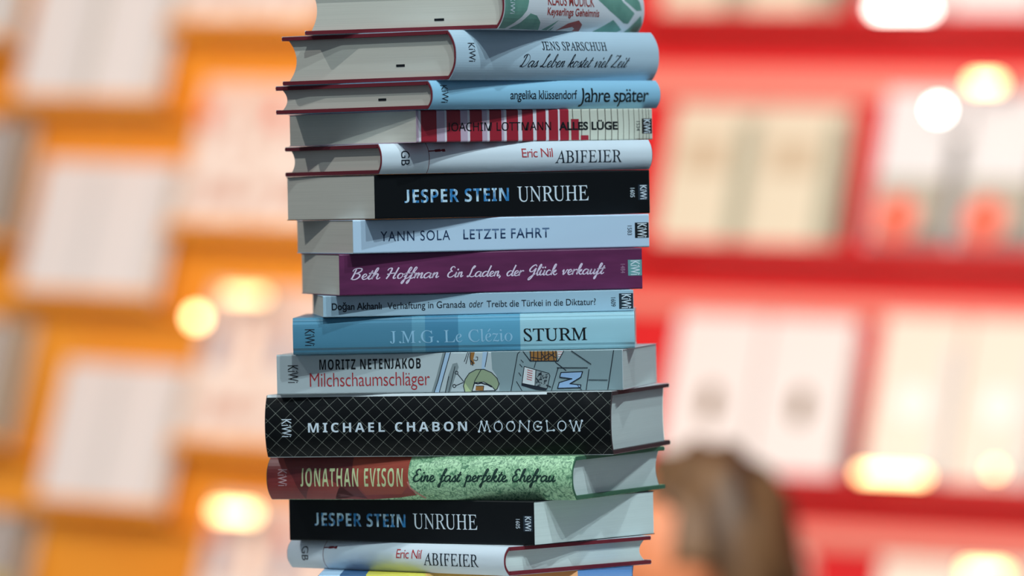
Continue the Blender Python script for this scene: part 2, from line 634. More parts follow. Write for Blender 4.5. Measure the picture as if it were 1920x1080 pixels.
# --- 1 topmost: green leaves on white
root, j, bk = hardcover('topmost hardcover of the stack, white jacket with green leaf shapes and red lettering', -20.2, 63.7, 197, 130, 1720.5, 30, 5,
                        mat('jacket_white', srgb(222, 228, 232), 0.4, 0.4), mark=(-28, 6, -1))
LEAF = noise_color(mat('leaf_green_print', srgb(88, 148, 132), 0.45), 60, srgb(82, 140, 126), srgb(110, 166, 150), 0.3, 0.7)
RUST = mat('rust_red_print', srgb(160, 62, 58), 0.45)
bk.art(j, 'leaf_pattern', [
    ('f', 0, [(0.7, 29.8), (34.2, 29.8), (34.2, 21.7), (33.2, 16.3), (30.7, 11.6), (25.2, 7.5), (17.5, 3.7), (9, 0.3), (0.7, 0.2)]),
    ('f', 0, [(35.9, 9.7), (45, 8.5), (52.4, 4.6), (54.9, 0), (13.3, 0), (25.1, 3.8)]),
    ('f', 0, [(58.2, 0), (76.8, 6.4), (66.2, 0)]), ('f', 0, [(67.7, 0), (73.8, 2.6), (72, 0)]),
    ('f', 1, [(78.5, 0), (90.9, 4.6), (104.3, 6.6), (110.9, 4.2), (111.2, 0), (100.8, 0), (103, 1.5), (98.6, 2.6)]),
    ('f', 0, [(121, 29), (155.1, 29), (166.1, 18.9), (182, 12.3), (175.2, 5.7), (168.7, 5.9), (146.6, 13.1), (131.3, 19.3)]),
    ('f', 0, [(152.7, 7.7), (169.8, 1.8), (163, 0), (130, 0)]),
    ('f', 0, [(166.3, 26), (182.6, 26), (190.2, 19.4), (192.4, 14.2), (185.3, 13.8), (168.6, 20)]),
    ('f', 0, [(191.4, 11.1), (174.2, 0), (192.5, 0), (195.5, 5)])], [LEAF, RUST])
bk.text(j, 'author_name', 'KLAUS MODICK', 59.3, 124.3, 15.2, 21.2, RUST, 'sans', 0.01)
bk.text(j, 'title', 'Keyserlings Geheimnis', 58.9, 131.3, 9.2, 13.6, RUST, 'sans', 0.02)
kiwi(bk, j, 8.0, 14.0, 9, 19, WHITE_INK)

# --- 2 pale grey-blue
root, j, bk = hardcover('thick pale grey-blue hardcover with copperplate script title, second from the top of the stack', -23.7, 51.5, 200.6, 130, 1690.6, 29.8, 6,
                        mat('jacket_grey_blue', srgb(184, 206, 220), 0.38, 0.45), mark=(-29, 9.0, -1), concave=6)
kiwi(bk, j, 12.4, 18.6, 10.8, 22.0, INK)
bk.text(j, 'author_name', 'JENS SPARSCHUH', 83.7, 147.7, 18.2, 23.2, INK, 'serif', 0.009)
bk.hand(j, 'title', 'Das Leben kostet viel Zeit', 61.9, 170, 7.9, 3.7, INK, 1.0, 0.66, 0.42)

# --- 3 light blue
root, j, bk = hardcover('thin sky-blue hardcover with black lowercase lettering, third from the top of the stack', -25, 46.3, 202, 130, 1673.3, 17.2, 3.8,
                        mat('jacket_sky_blue', srgb(146, 196, 222), 0.38, 0.45), mark=(-27, 6.2, -1), concave=4)
kiwi(bk, j, 8.0, 13.6, 4.0, 14.4, INK)
bk.text(j, 'author_name', 'angelika klüssendorf', 67.2, 126.1, 5.9, 11.2, INK, 'sans', 0.006, 0.95)
bk.text(j, 'title', 'Jahre später', 128.9, 190.9, 4.0, 12.4, BLACK, 'sans', 0.006, 0.9)

# --- 4 red and white stripes
CREAM = srgb(206, 206, 190)
SRED = srgb(158, 32, 48)
LILAC = srgb(196, 170, 188)
SW = srgb(226, 218, 224)
half = 93.1
bands = [(0, srgb(190, 160, 178)), (1.6, SW), (3.4, SRED), (15.5, LILAC), (21.7, SW), (23.2, SRED), (33.9, LILAC), (39.4, SW), (41.2, SRED),
         (50.7, LILAC), (54.6, SW), (56.5, SRED), (65.8, LILAC), (67.8, SW), (69.8, SRED), (78.9, SW), (82, SRED), (90.7, SW), (93.4, SRED),
         (100.8, SW), (103, SRED), (110.5, SW), (111.9, SRED), (119, CREAM)]
m = stripe_mat('striped_cover', 0, [(b - half, c) for b, c in bands])
root, cv, bk = paperback('paperback with red and white striped spine that turns cream at its right end', -23.2, 39.6, 186.2, 125, 1653.8, 19.3, m)
BROWN = mat('ink_dark_brown', srgb(70, 56, 46))
lines = [122.1, 129.0, 135.8, 142.1, 148.1, 153.1, 158.2, 162.7, 167.2, 171.4, 175.5, 178.5, 181.2, 183.4]
bk.art(cv, 'brick_pattern', [('l', 0, 0.55 if u < 160 else 0.35, [(u, 0.2), (u + 0.3, 10), (u - 0.1, 19.1)]) for u in lines]
       + [('f', 1, [(120.7, 0.3), (126.9, 0.3), (126.9, 13.2), (120.7, 13.2)]), ('f', 1, [(128.3, 0.3), (134.5, 0.3), (134.5, 3.2), (128.3, 3.2)])],
       [BROWN, mat('stripe_red', SRED)])
bk.text(cv, 'author_name', 'JOACHIM LOTTMANN', 23.4, 104.8, 6.6, 11.6, BLACK, 'thin', 0.004)
bk.text(cv, 'title', 'ALLES LÜGE', 111, 158.1, 6.6, 11.2, BLACK, 'sans', 0.035)
bk.vtext(cv, 'series_number', '1534', 173.3, 176.2, 5.6, 11.4, INK)
kiwi(bk, cv, 177.8, 185.9, 3.8, 13.1, WHITE_INK, BLACK)


# --- 5 and 15: white hardcover with a red ribbon
def abifeier(label, cx, yaw, z0, T):
    root, j, bk = hardcover(label, cx, yaw, 187, 125, z0, T, 4.5, mat('jacket_cool_white', srgb(214, 223, 230), 0.38, 0.45),
                            group='white hardcovers with a printed ribbon', concave=4.5, pages=PAGES_WARM if yaw > 0 else PAGES_COOL)
    bk.vtext(j, 'publisher_logo', 'GB', 13.4, 19.0, 5.0, 13.8, INK)
    bk.art(j, 'ribbon_line', [('l', 0, 0.4, [(32.5, 0.2), (32.3, 6), (32.3, 12), (32.2, 18)]),
                              ('l', 0, 0.7, [(32.3, 13.3), (37, 13.5)]), ('l', 0, 1.5, [(37, 13.5), (40, 13.7)]), ('l', 0, 0.9, [(40, 13.7), (42, 13.6)]), ('l', 0, 1.6, [(42, 13.6), (43.2, 13.7)])],
           [mat('ribbon_dark_red', srgb(116, 34, 44))])
    bk.text(j, 'author_name', 'Eric Nil', 95.8, 117.1, 8.6, 14.0, RED_INK, 'sans', 0.0, 0.9)
    bk.text(j, 'title', 'ABIFEIER', 118.9, 165.3, 4.9, 12.3, INK, 'serif', 0.003)
    return root


abifeier('white hardcover with dark red boards lying between the striped paperback and the thick black one', -26.3, 28.5, 1635.4, 18.2)


# --- 6 and 14: black paperback
def two_tone(name):
    m = mat(name, (0.5, 0.6, 0.7), 0.5)
    return noise_color(m, 420, srgb(40, 120, 178), srgb(196, 222, 236), 0.42, 0.56, 2, (1, 1, 0.35))


BLUEWHITE = two_tone('mottled_blue_white_ink')
BLACK_COVER = mat('black_cover', srgb(9, 12, 15), 0.45, 0.2)


def unruhe(label, cx, yaw, z0, T, pages):
    root, cv, bk = paperback(label, cx, yaw, 186.9, 125, z0, T, BLACK_COVER, pages, group='black paperbacks with blue and white capitals')
    bk.text(cv, 'author_name', 'JESPER STEIN', 19.7, 90.1, 9.4, 17.3, BLUEWHITE, 'bold', 0.0, 1.05)
    bk.text(cv, 'title', 'UNRUHE', 95.8, 144.5, 8.8, 17.9, WHITE_INK, 'serif', 0.0)
    bk.vtext(cv, 'series_number', '1605', 173.5, 176.4, 10.1, 15.7, WHITE_INK)
    kiwi(bk, cv, 179.0, 185.8, 8.4, 17.8, WHITE_INK, CHARCOAL)
    return root


unruhe('thick black paperback with blue and white capitals directly above the pale blue-white paperback', -26.2, 27, 1608.5, 26.7, PAGES_WARM)

# --- 7 pale blue-white
root, cv, bk = paperback('pale blue-white paperback with widely spaced navy capitals, between a black and a purple book', -24.3, 17.7, 187.9, 125, 1588.0, 20.3,
                         mat('pale_blue_white_cover', srgb(190, 212, 232), 0.45, 0.35))
bk.text(cv, 'author_name', 'YANN SOLA', 17.2, 60.9, 7.1, 13.0, NAVY, 'sans', 0.0, 1.15)
bk.text(cv, 'title', 'LETZTE FAHRT', 69.3, 124, 7.3, 13.1, NAVY, 'sans', 0.01, 1.1, split=(10.6, SLATE))
bk.vtext(cv, 'series_number', '1583', 174.1, 176.8, 7.6, 13.3, INK)
kiwi(bk, cv, 178.8, 187.7, 5.7, 15.1, WHITE_INK, BLACK)

# --- 8 purple
PURPLE = noise_color(mat('plum_cover', srgb(100, 36, 78), 0.45, 0.35), 30, srgb(88, 30, 70), srgb(108, 40, 84), 0.3, 0.7, 4, (1, 1, 6))
root, cv, bk = paperback('plum purple paperback with white brush script lettering', -25.7, 12.5, 187.5, 125, 1562.8, 25.0, PURPLE)
LILAC_INK = mat('ink_pale_lilac', srgb(226, 206, 226))
bk.hand(cv, 'author_name', 'Beth Hoffman', 6.9, 61.2, 9.6, 3.2, LILAC_INK, 0.95, 0.45, 0.2)
bk.hand(cv, 'title', 'Ein Laden, der Gl\u00fcck verkauft', 66.7, 164.5, 9.7, 3.1, LILAC_INK, 0.9, 0.45, 0.2)
bk.vtext(cv, 'series_number', '1484', 174.1, 176.8, 9.8, 15.3, mat('ink_dim_pink', srgb(168, 120, 150)))
kiwi(bk, cv, 178.7, 187.3, 8.2, 17.8, WHITE_INK, TEAL)

# --- 9 thin grey-blue
root, cv, bk = paperback('thinnest book of the stack, grey-blue paperback with one long line of dark text', -25.7, 4.9, 188.3, 125, 1549.8, 12.8,
                         mat('thin_grey_blue_cover', srgb(164, 192, 208), 0.45, 0.35), r=0.6)
bk.text(cv, 'author_name', 'Doğan Akhanlı', 5.2, 35.4, 4.3, 8.3, INK, 'sans', 0.022)
bk.text(cv, 'title', 'Verhaftung in Granada', 38.8, 86.2, 4.2, 8.2, INK, 'sans', 0.004)
bk.text(cv, 'title_link_word', 'oder', 88.4, 96.9, 4.2, 8.0, INK, 'oblique', 0.006)
bk.text(cv, 'subtitle', 'Treibt die Türkei in die Diktatur?', 99, 165.3, 4.1, 8.0, INK, 'sans', 0.004)
bk.vtext(cv, 'series_number', '1609', 174.6, 177.4, 2.9, 8.3, INK)
kiwi(bk, cv, 179.5, 188.1, 1.3, 10.7, WHITE_INK, CHARCOAL)

# --- 10 blue gradient panels
m = stripe_mat('blue_panel_cover', 0, [(-103.2, srgb(78, 134, 160)), (72 - 103.2, srgb(96, 154, 178)), (80 - 103.2, srgb(70, 134, 166)), (100 - 103.2, srgb(94, 162, 192)),
                                       (137.4 - 103.2, srgb(162, 206, 218))], 0.4)
root, cv, bk = paperback('sea-blue book whose spine pales to light blue on the right, with black title', -27.8, -1.66, 206.4, 135, 1527.4, 22.2, m, PAGES_COOL, 2.5, 1.6)
kiwi(bk, cv, 7.3, 13.2, 5.4, 15.4, INK)
PALE = mat('ink_pale_blue', srgb(150, 196, 222))
bk.text(cv, 'author_name', 'J.M.G. Le Clezio', 58.7, 132.7, 5.9, 13.2, PALE, 'serif', 0.0)
bk.art(cv, 'accent_mark', [('l', 0, 0.5, [(118.0, 11.9), (119.2, 13.5)])], [PALE], 0.1)
bk.text(cv, 'title', 'STURM', 139.5, 177.8, 5.7, 13.1, BLACK, 'serif', 0.006)

# --- 11 cartoon spine
root, cv, bk = paperback('light grey paperback with a cartoon drawing and red handwritten lettering on its spine', -27.2, -10.1, 212.8, 135, 1502.9, 24.3,
                         mat('light_grey_cover', srgb(190, 200, 202), 0.45, 0.35), PAGES_COOL)
kiwi(bk, cv, 6.9, 13.3, 7.2, 17.8, BLACK)
bk.text(cv, 'author_name', 'MORITZ NETENJAKOB', 26.5, 89.1, 14.8, 21.0, BLACK, 'bold', 0.0, 1.15)
bk.text(cv, 'title', 'Milchschaumschläger', 20.4, 94.5, 4.6, 12.9, RED_INK, 'sans', -0.006, 0.95)
P = [mat('art_mid_grey', srgb(136, 148, 150)), mat('art_pale_blue', srgb(172, 198, 222)), mat('art_line', srgb(20, 30, 42)),
     mat('art_sage', srgb(150, 164, 132)), mat('art_light_sage', srgb(186, 200, 150)), mat('art_white', srgb(216, 220, 220)),
     mat('art_brown', srgb(158, 108, 52)), mat('art_panel_grey', srgb(136, 156, 160)), mat('art_red', srgb(190, 60, 64)), mat('art_blue', srgb(150, 182, 218))]
cup = [(115.9, 0.3), (115.1, 3.8), (116.2, 7.8), (118.8, 11.4), (123.0, 13.6), (127.8, 13.7), (132.5, 11.6), (135.8, 8.2), (137.0, 4.8), (135.8, 1.8), (134.0, 0.5)]
mouth = [(120.3, 0.5), (122.1, 5.7), (127.6, 6.0), (132.3, 3.5), (134.7, 0.8)]
boxw = [(152.6, 15.0), (159.7, 12.9), (158.9, 3.2), (151.1, 4.9)]
boxg = [(159.7, 12.9), (167.5, 10.7), (168.2, 9.1), (166.3, 1.4), (158.9, 3.2)]
letter = [(175.0, 11.0), (188.2, 11.4), (187.1, 8.1), (180.3, 4.2), (187.0, 3.4), (186.7, 1.8), (172.8, 1.6), (173.8, 5.0), (181.7, 7.2), (174.2, 8.3)]
S = []
F_ = lambda c, p: S.append(('f', c, p))
L_ = lambda w, *p, c=2: S.append(('l', c, w, list(p)))
F_(7, [(132.4, 24.1), (212.4, 24.1), (212.4, 0.2), (137.0, 0.2), (137.1, 6.2), (135.2, 10.2), (132.9, 13.6)])
F_(0, [(95.4, 0.2), (98.7, 10.1), (102.7, 24.1), (104.4, 24.1), (100.4, 10), (97.1, 0.2)])
F_(1, [(97.1, 0.2), (99.6, 7.4), (104.4, 24.1), (107.5, 24.1), (103.1, 10), (100.2, 0.2)])
L_(0.5, (97.1, 0.2), (99.6, 7.4), (104.4, 24.1)); L_(0.5, (100.2, 0.2), (103.1, 10), (107.5, 24.1))
F_(0, [(103.6, 0.3), (105.8, 10), (108.7, 17.3), (111.5, 17.9), (112.4, 15.2), (109.2, 6.6), (107, 0.2)])
L_(0.45, (110.1, 15.6), (106, 0.2)); L_(0.45, (106.2, 9.6), (103.9, 0.2)); L_(0.45, (118.1, 24.2), (115.9, 18.5)); L_(0.45, (119, 24.2), (116.9, 17.2))
F_(6, [(119.8, 24.1), (122.5, 24.1), (121.4, 19.8), (122.4, 17.1), (120, 16.5), (119.4, 21.2)])
L_(0.5, (119.8, 24.1), (119.4, 21.2), (120, 16.5)); L_(0.7, (120.0, 19.0), (121.2, 17.5), (121.0, 16.2)); L_(0.4, (121.7, 19.5), (123.2, 18.9), (124.1, 19.4), (124.2, 21.1), (123.1, 21.1))
F_(1, [(127.3, 24.1), (130.4, 24.1), (128.4, 13.7), (126.4, 13.7)]); L_(0.45, (130.4, 24.1), (128.6, 15.2))
F_(3, cup)
F_(4, [(115.9, 0.3), (115.1, 3.8), (116.0, 5.8), (119.6, 0.4)])
L_(0.5, *cup)
L_(0.45, (126, 13.4), (122.2, 7), (120.3, 0.5))
F_(5, mouth); L_(0.5, *mouth, mouth[0])
L_(0.8, (122.1, 5.4), (124, 5.0), (126, 5.4), (128, 4.8), (130, 4.3), (132.3, 3.0))
F_(6, [(122.8, 3.7), (127.6, 3.6), (127.2, 0.8), (122.4, 1)]); L_(0.4, (122.8, 3.7), (127.6, 3.6), (127.2, 0.8))
S.append(('c', 2, (111.0, 11.9), 0.9, 0.4)); S.append(('c', 2, (109.5, 3.9), 0.9, 0.4))
L_(0.4, (111.7, 11.1), (115.3, 6.5)); L_(0.4, (110.5, 4.1), (115.2, 6))
L_(0.5, (150.1, 24.1), (148.7, 22.7), (144.2, 0.4))
for a, b in (((150.7, 19), (152.1, 17.5)), ((149.9, 16.4), (151.3, 14.7)), ((149.2, 11.3), (150.5, 9.3)), ((147.7, 6), (151, 0.3))):
    L_(0.4, a, b)
F_(6, [(155.9, 24.1), (172.9, 24.1), (172.7, 18.2), (163.2, 18), (157.1, 18.7)])
for u in (156.6, 158.6, 161.0, 163.4, 165.5, 167.5, 170.2, 172):
    L_(0.55, (u, 24.1), (u + random.uniform(-.4, .8), 18.4))
L_(0.5, (157, 20.5), (163, 19.5), (168, 22.5), (172, 20)); L_(0.5, (163, 23.4), (166, 19), (171, 22.8))
F_(5, [(172.9, 24.1), (176.9, 24.1), (173.8, 18.7)])
L_(0.3, (173.4, 23.5), (176, 23.5), c=8); L_(0.3, (173.5, 22), (175.4, 22), c=8); L_(0.3, (173.6, 20.6), (174.7, 20.6), c=8)
L_(0.55, (152.1, 24.1), (156.4, 18.3), (173.4, 18), (176.9, 24.1))
L_(0.45, (159.8, 17.9), (158.7, 14.2)); L_(0.45, (171.7, 17.4), (178.1, 12.3))
F_(5, boxw); F_(0, boxg)
F_(2, [(150.7, 5), (158.9, 3.2), (166.3, 1.4), (165.6, 0.3), (159.5, 0.8), (150.7, 3.6)])
L_(0.45, *boxw, boxw[0]); L_(0.45, *boxg, boxg[0])
for k in range(5):
    v = 13.0 - k * 1.35
    L_(0.45, (154.6 - k * .12, v), (155.8 - k * .12, v - .5), (157.6 - k * .15, v - .9), c=8)
for k in range(26):
    u, v = random.uniform(160.3, 166.4), random.uniform(3.4, 11)
    L_(0.35, (u, v), (u + random.uniform(-1.3, 1.3), v + random.uniform(-1, 1)), (u + random.uniform(-1, 1), v + random.uniform(-1.2, 1.2)))
L_(0.45, (172.7, 14), (191.3, 13.7)); L_(0.45, (173.3, 13.7), (169, 0.3)); L_(0.45, (192.2, 12.7), (190.2, 0.4))
F_(9, letter); L_(0.6, *letter, letter[0])
L_(0.4, (191.8, 6.4), (203.3, 6.1)); L_(0.5, (207.4, 23.9), (203.4, 0.5)); L_(0.5, (181.7, 24), (193.4, 15.9))
L_(0.4, (185, 3.2), (187.4, 0.4)); L_(0.6, (166, 3.6), (168.6, 2.4))
bk.art(cv, 'cartoon_drawing', S, P, 0.02)

# --- 12 black with lattice
m = mat('black_lattice_jacket', srgb(9, 11, 13), 0.42, 0.22)
n, l = nodes(m)
tc = n.new('ShaderNodeTexCoord')
sp = n.new('ShaderNodeSeparateXYZ')
l.new(tc.outputs['Object'], sp.inputs[0])


def mth(op, a, b=None):
    k = n.new('ShaderNodeMath')
    k.operation = op
    for i, q in enumerate((a, b)):
        if q is None:
            continue
        if isinstance(q, (int, float)):
            k.inputs[i].default_value = q
        else:
            l.new(q, k.inputs[i])
    return k.outputs[0]


PITCH = 0.0097
zz = mth('MULTIPLY', sp.outputs[2], 1.08)
outs = []
for op in ('ADD', 'SUBTRACT'):
    q = mth(op, sp.outputs[0], zz)
    q = mth('DIVIDE', q, PITCH)
    q = mth('FRACT', q)
    q = mth('SUBTRACT', q, 0.5)
    q = mth('ABSOLUTE', q)
    outs.append(mth('LESS_THAN', q, 0.019))
hit = mth('MAXIMUM', outs[0], outs[1])
nz = n.new('ShaderNodeTexNoise')
nz.inputs['Scale'].default_value = 700
l.new(tc.outputs['Object'], nz.inputs['Vector'])
hit = mth('MULTIPLY', hit, mth('MULTIPLY', nz.outputs['Fac'], 0.85))
mx = n.new('ShaderNodeMix')
mx.data_type = 'RGBA'
l.new(hit, mx.inputs[0])
mx.inputs[6].default_value = (*srgb(9, 11, 13), 1)
mx.inputs[7].default_value = (*srgb(170, 172, 160), 1)
rim = mth('GREATER_THAN', mth('ABSOLUTE', mth('SUBTRACT', sp.outputs[2], 0.01905)), 0.01875)
rx = n.new('ShaderNodeMix')
rx.data_type = 'RGBA'
l.new(rim, rx.inputs[0])
l.new(mx.outputs[2], rx.inputs[6])
rx.inputs[7].default_value = (*srgb(206, 210, 210), 1)
l.new(rx.outputs[2], n['Principled BSDF'].inputs['Base Color'])
root, j, bk = hardcover('thickest book of the stack, black hardcover with a fine diagonal lattice on its spine', -27.1, -15.6, 217.5, 140, 1464.6, 38.1, 5, m,
                        mat('brown_black_cloth', srgb(52, 44, 46), 0.7), PAGES_COOL, concave=3)
bk.art(j, 'white_top_edge', [('f', 0, [(0.6, 36.5), (177, 36.6), (177, 37.95), (0.6, 37.95)])], [mat('print_white', srgb(222, 226, 226))], 0.06)
kiwi(bk, j, 10.8, 17.0, 12.6, 23.4, WHITE_INK)
bk.text(j, 'author_name', 'MICHAEL CHABON', 27.6, 128, 15.2, 20.9, WHITE_INK, 'bold', 0.0, 1.35)
# title drawn as thin sticks with round ends
g = [[(0, 0), (1.2, 1), (2.6, .1), (3.7, 1), (5.0, 0)], None, None, [(0, 0), (.5, 1), (4.2, 0), (4.6, 1)], 'G', [(0, 1), (.3, 0), (3.2, .05)], None, [(0, 1), (1.6, 0), (2.8, .9), (4.1, 0), (5.4, 1)]]
pos = [135.4, 145.0, 152.8, 160.6, 169.6, 177.8, 184.7, 192.4]
sh = []
H, B0 = 5.8, 14.9
for q, u in zip(g, pos):
    if q is None:
        pts = [(u + 2.5 + 2.5 * math.cos(a), B0 + H / 2 + H / 2 * math.sin(a)) for a in [i * math.pi / 9 for i in range(19)]]
        ends = [pts[random.choice((3, 4, 5, 13, 14))]]
    elif q == 'G':
        pts = [(u + 2.6 + 2.6 * math.cos(a), B0 + H / 2 + H / 2 * math.sin(a)) for a in [math.pi * .25 + i * math.pi * 1.7 / 14 for i in range(15)]] + [(u + 2.6, B0 + H * .45)]
        ends = [pts[0], pts[-1]]
    else:
        pts = [(u + a * 1.35, B0 + b * H) for a, b in q]
        ends = pts
    sh.append(('l', 0, 0.6, pts))
    for e in ends:
        sh.append(('f', 0, [(e[0] + 0.75 * math.cos(a), e[1] + 0.75 * math.sin(a)) for a in [i * math.pi / 5 for i in range(10)]]))
bk.art(j, 'title', sh, [WHITE_INK], 0.08)

# --- 13 red and green
GRASS = noise_color(mat('grass_print', srgb(120, 170, 120), 0.45), 330, srgb(72, 124, 90), srgb(180, 218, 172), 0.34, 0.60, 5, (1, 1, 0.9), 2.2)
root, j, bk = hardcover('hardcover with a spine half brick red and half grass green, green boards', -28.7, -24.5, 204.6, 135, 1438.1, 26.3, 6.5, GRASS,
                        mat('green_cloth', srgb(58, 104, 78), 0.7), PAGES_COOL, concave=5)
REDS = [noise_color(mat('brick_red_print', srgb(140, 56, 54), 0.45), 40, srgb(132, 50, 50), srgb(156, 66, 60), 0.3, 0.7), mat('deep_red_print', srgb(104, 38, 40), 0.45),
        mat('orange_red_print', srgb(160, 70, 54), 0.45), mat('flesh_print', srgb(196, 128, 116), 0.45)]
bk.art(j, 'red_pattern', [
    ('f', 0, [(0.5, 0.2), (70, 0.2), (88, 1.4), (100, 3.0), (97, 8), (96.0, 14), (96.0, 26.1), (0.5, 26.1)]),
    ('f', 1, [(9, 26.1), (18, 14), (24, 0.2), (44, 0.2), (50, 9), (58, 2), (66, 0.6), (60, 10), (57, 26.1)]),
    ('f', 2, [(57, 25.9), (60, 12), (66, 3), (90, 3.5), (96, 9), (96, 25.9)]),
    ('f', 0, [(24, 0.2), (30, 10), (40, 14), (50, 9), (44, 0.2)]),
    ('l', 3, 1.0, [(95.6, 11), (97, 7.5), (101, 4), (105, 1.2)])], REDS)
kiwi(bk, j, 8.0, 14.0, 8.6, 18.7, mat('ink_pale_pink', srgb(206, 168, 170)))
bk.text(j, 'author_name', 'JONATHAN EVISON', 23.2, 92.3, 8.2, 19.4, mat('ink_pale_green', srgb(202, 212, 158)), 'bold', -0.006, 1.15)
bk.hand(j, 'title', 'Eine fast perfekte Ehefrau', 99.7, 193.6, 11.4, 3.6, mat('ink_dark_green', srgb(16, 50, 42)), 1.05, 0.15, 0.15)

unruhe('black paperback with blue and white capitals directly below the red and green hardcover', -27.6, -36.5, 1411.5, 26.5, PAGES_COOL)
abifeier('white hardcover with dark red boards under the lower black paperback near the stack bottom', -28.7, -44, 1393.9, 17.5)

# --- 16 lowest, only its upper edge shows
m = stripe_mat('blue_yellow_jacket', 0, [(-96, srgb(176, 206, 232)), (-82, srgb(40, 84, 128)), (-66, srgb(206, 196, 70)), (-30, srgb(232, 182, 92)), (20, srgb(224, 150, 88)), (62, srgb(72, 122, 180))])
hardcover('lowest visible book of the stack, blue and yellow hardcover cut by the frame', -24, -1.5, 190.5, 130, 1369.8, 23.9, 4, m, mat('blue_cloth', srgb(52, 84, 120)), PAGES_WARM)

# display plinth that carries the stack, just below the frame
pl = thing('display_plinth', 'white square plinth carrying the tall stack of books', 'plinth', (-0.026, 0, 0))
WHITE_LAMINATE = mat('white_laminate', srgb(214, 212, 206), 0.4)
for nm, a, z0, z1 in (('base', 0.20, 0.0, 0.06), ('column', 0.16, 0.06, 1.335), ('top', 0.19, 1.335, 1.3695)):
    bm = bmesh.new()
    add_box(bm, -a, a, -a, a, z0, z1)
    bmesh.ops.bevel(bm, geom=bm.edges[:], offset=0.004, segments=2, affect='EDGES')
    obj(nm, bm, WHITE_LAMINATE, pl)


# ------------------------------------------------------------------ hall: floor and the two display walls
def structure(o):
    o['kind'] = 'structure'
    return o


bm = bmesh.new()
add_box(bm, -6, 6, -5, 10, -0.05, 0)
structure(obj('floor', bm, noise_color(mat('grey_carpet', srgb(96, 92, 90), 0.9), 200, srgb(84, 80, 80), srgb(110, 106, 102))))


def frame_of(p, deg, tilt):
    a = R(deg)
    t = Vector((math.cos(a), -math.sin(a), 0))
    nn = Vector((-math.sin(a), -math.cos(a), 0))
    h = Vector((0, 0, 1))
    T_, H_ = t * math.cos(tilt) - h * math.sin(tilt), h * math.cos(tilt) + t * math.sin(tilt)
    M = Matrix((T_, -nn, H_)).transposed().to_4x4()   # x along the wall, y into it, z up
    M.translation = p
    return M


MR = frame_of((0.3333, 4.85, 1.6134), 30, 0.04)
ML = frame_of((-0.6188, 5.25, 1.6324), 40, 0.04)
ORANGE = noise_color(mat('orange_panel', srgb(238, 152, 46), 0.55), 3, srgb(234, 144, 42), srgb(242, 162, 52), 0.3, 0.7)
RED = noise_color(mat('red_panel', srgb(206, 24, 30), 0.5), 3, srgb(202, 22, 28), srgb(210, 28, 32), 0.3, 0.7)


def wall(name, M, x0, x1, z0, z1, m):
    bm = bmesh.new()
    add_box(bm, x0, x1, 0, 0.06, z0, z1)
    o = obj(name, bm, m)
    o.matrix_world = M
    return structure(o)


wall('wall_left', ML, -3.8, 0.72, -1.58, 1.5, ORANGE)
wall('wall_right', MR, -0.43, 3.2, -1.55, 1.5, RED)
PALE_RED = mat('pale_red_rail', srgb(226, 136, 122), 0.4)
for k, (z0, z1) in enumerate(((0.140, 0.181), (-0.166, -0.138), (-0.488, -0.455))):
    bm = bmesh.new()
    add_box(bm, -0.42, 1.6, -0.010, 0, z0, z1)
    o = structure(obj('trim_%d' % (k + 1), bm, PALE_RED))
    o.matrix_world = MR

LEAN = R(-18)


def shelf_frame(M, u, h, w=0.09):
    return M @ Matrix.Translation((u / 1000, -w, h / 1000)) @ Matrix.Rotation(LEAN, 4, 'X')


def ledge(M, u0, u1, h, m, label):
    bm = bmesh.new()
    L = (u1 - u0) / 1000
    add_box(bm, 0, L, -0.008, 0.0935, -0.010, -0.0006)
    add_box(bm, 0, L, -0.008, -0.004, -0.0006, 0.008)
    o = obj('book_ledge', bm, m)
    o.matrix_world = shelf_frame(M, u0, h)
    return tag(o, label, 'shelf')


# ledges
for h, lab in ((250, 'red sloping ledge on the red wall under the books at the top edge'), (-71, 'red sloping ledge on the red wall under the row with two dark-edged beige books'),
               (-391, 'red sloping ledge on the red wall under the pair of white books with brown spots'), (-722, 'red sloping ledge low on the red wall behind the seated person')):
    ledge(MR, -150, 720, h, RED, lab)
for u0, u1, h, lab in ((-90, 226, 141, 'orange ledge under the upper pair of white books on the orange wall'), (-82, 214, -143, 'orange ledge under the middle pair of white books on the orange wall'),
                       (-40, 234, -448, 'orange ledge under the lower pair of white books on the orange wall'),
                       (240, 540, 255, 'orange ledge at the top edge beside the uppermost book of the stack'), (240, 540, -36, 'orange ledge under the pinkish books beside the upper part of the stack'),
                       (252, 550, -346, 'orange ledge under the pinkish books beside the lattice-patterned book'), (258, 550, -655, 'orange ledge low on the orange wall left of the stack'),
                       (-420, -92, 231, 'orange ledge under the grey books in the top left corner'), (-420, -92, -63, 'orange ledge under the grey books halfway up the left edge'),
                       (-420, -92, -363, 'orange ledge under the beige-grey books at the left edge'), (-420, -92, -690, 'orange ledge at the bottom left corner')):
    ledge(ML, u0, u1, h, ORANGE, lab)


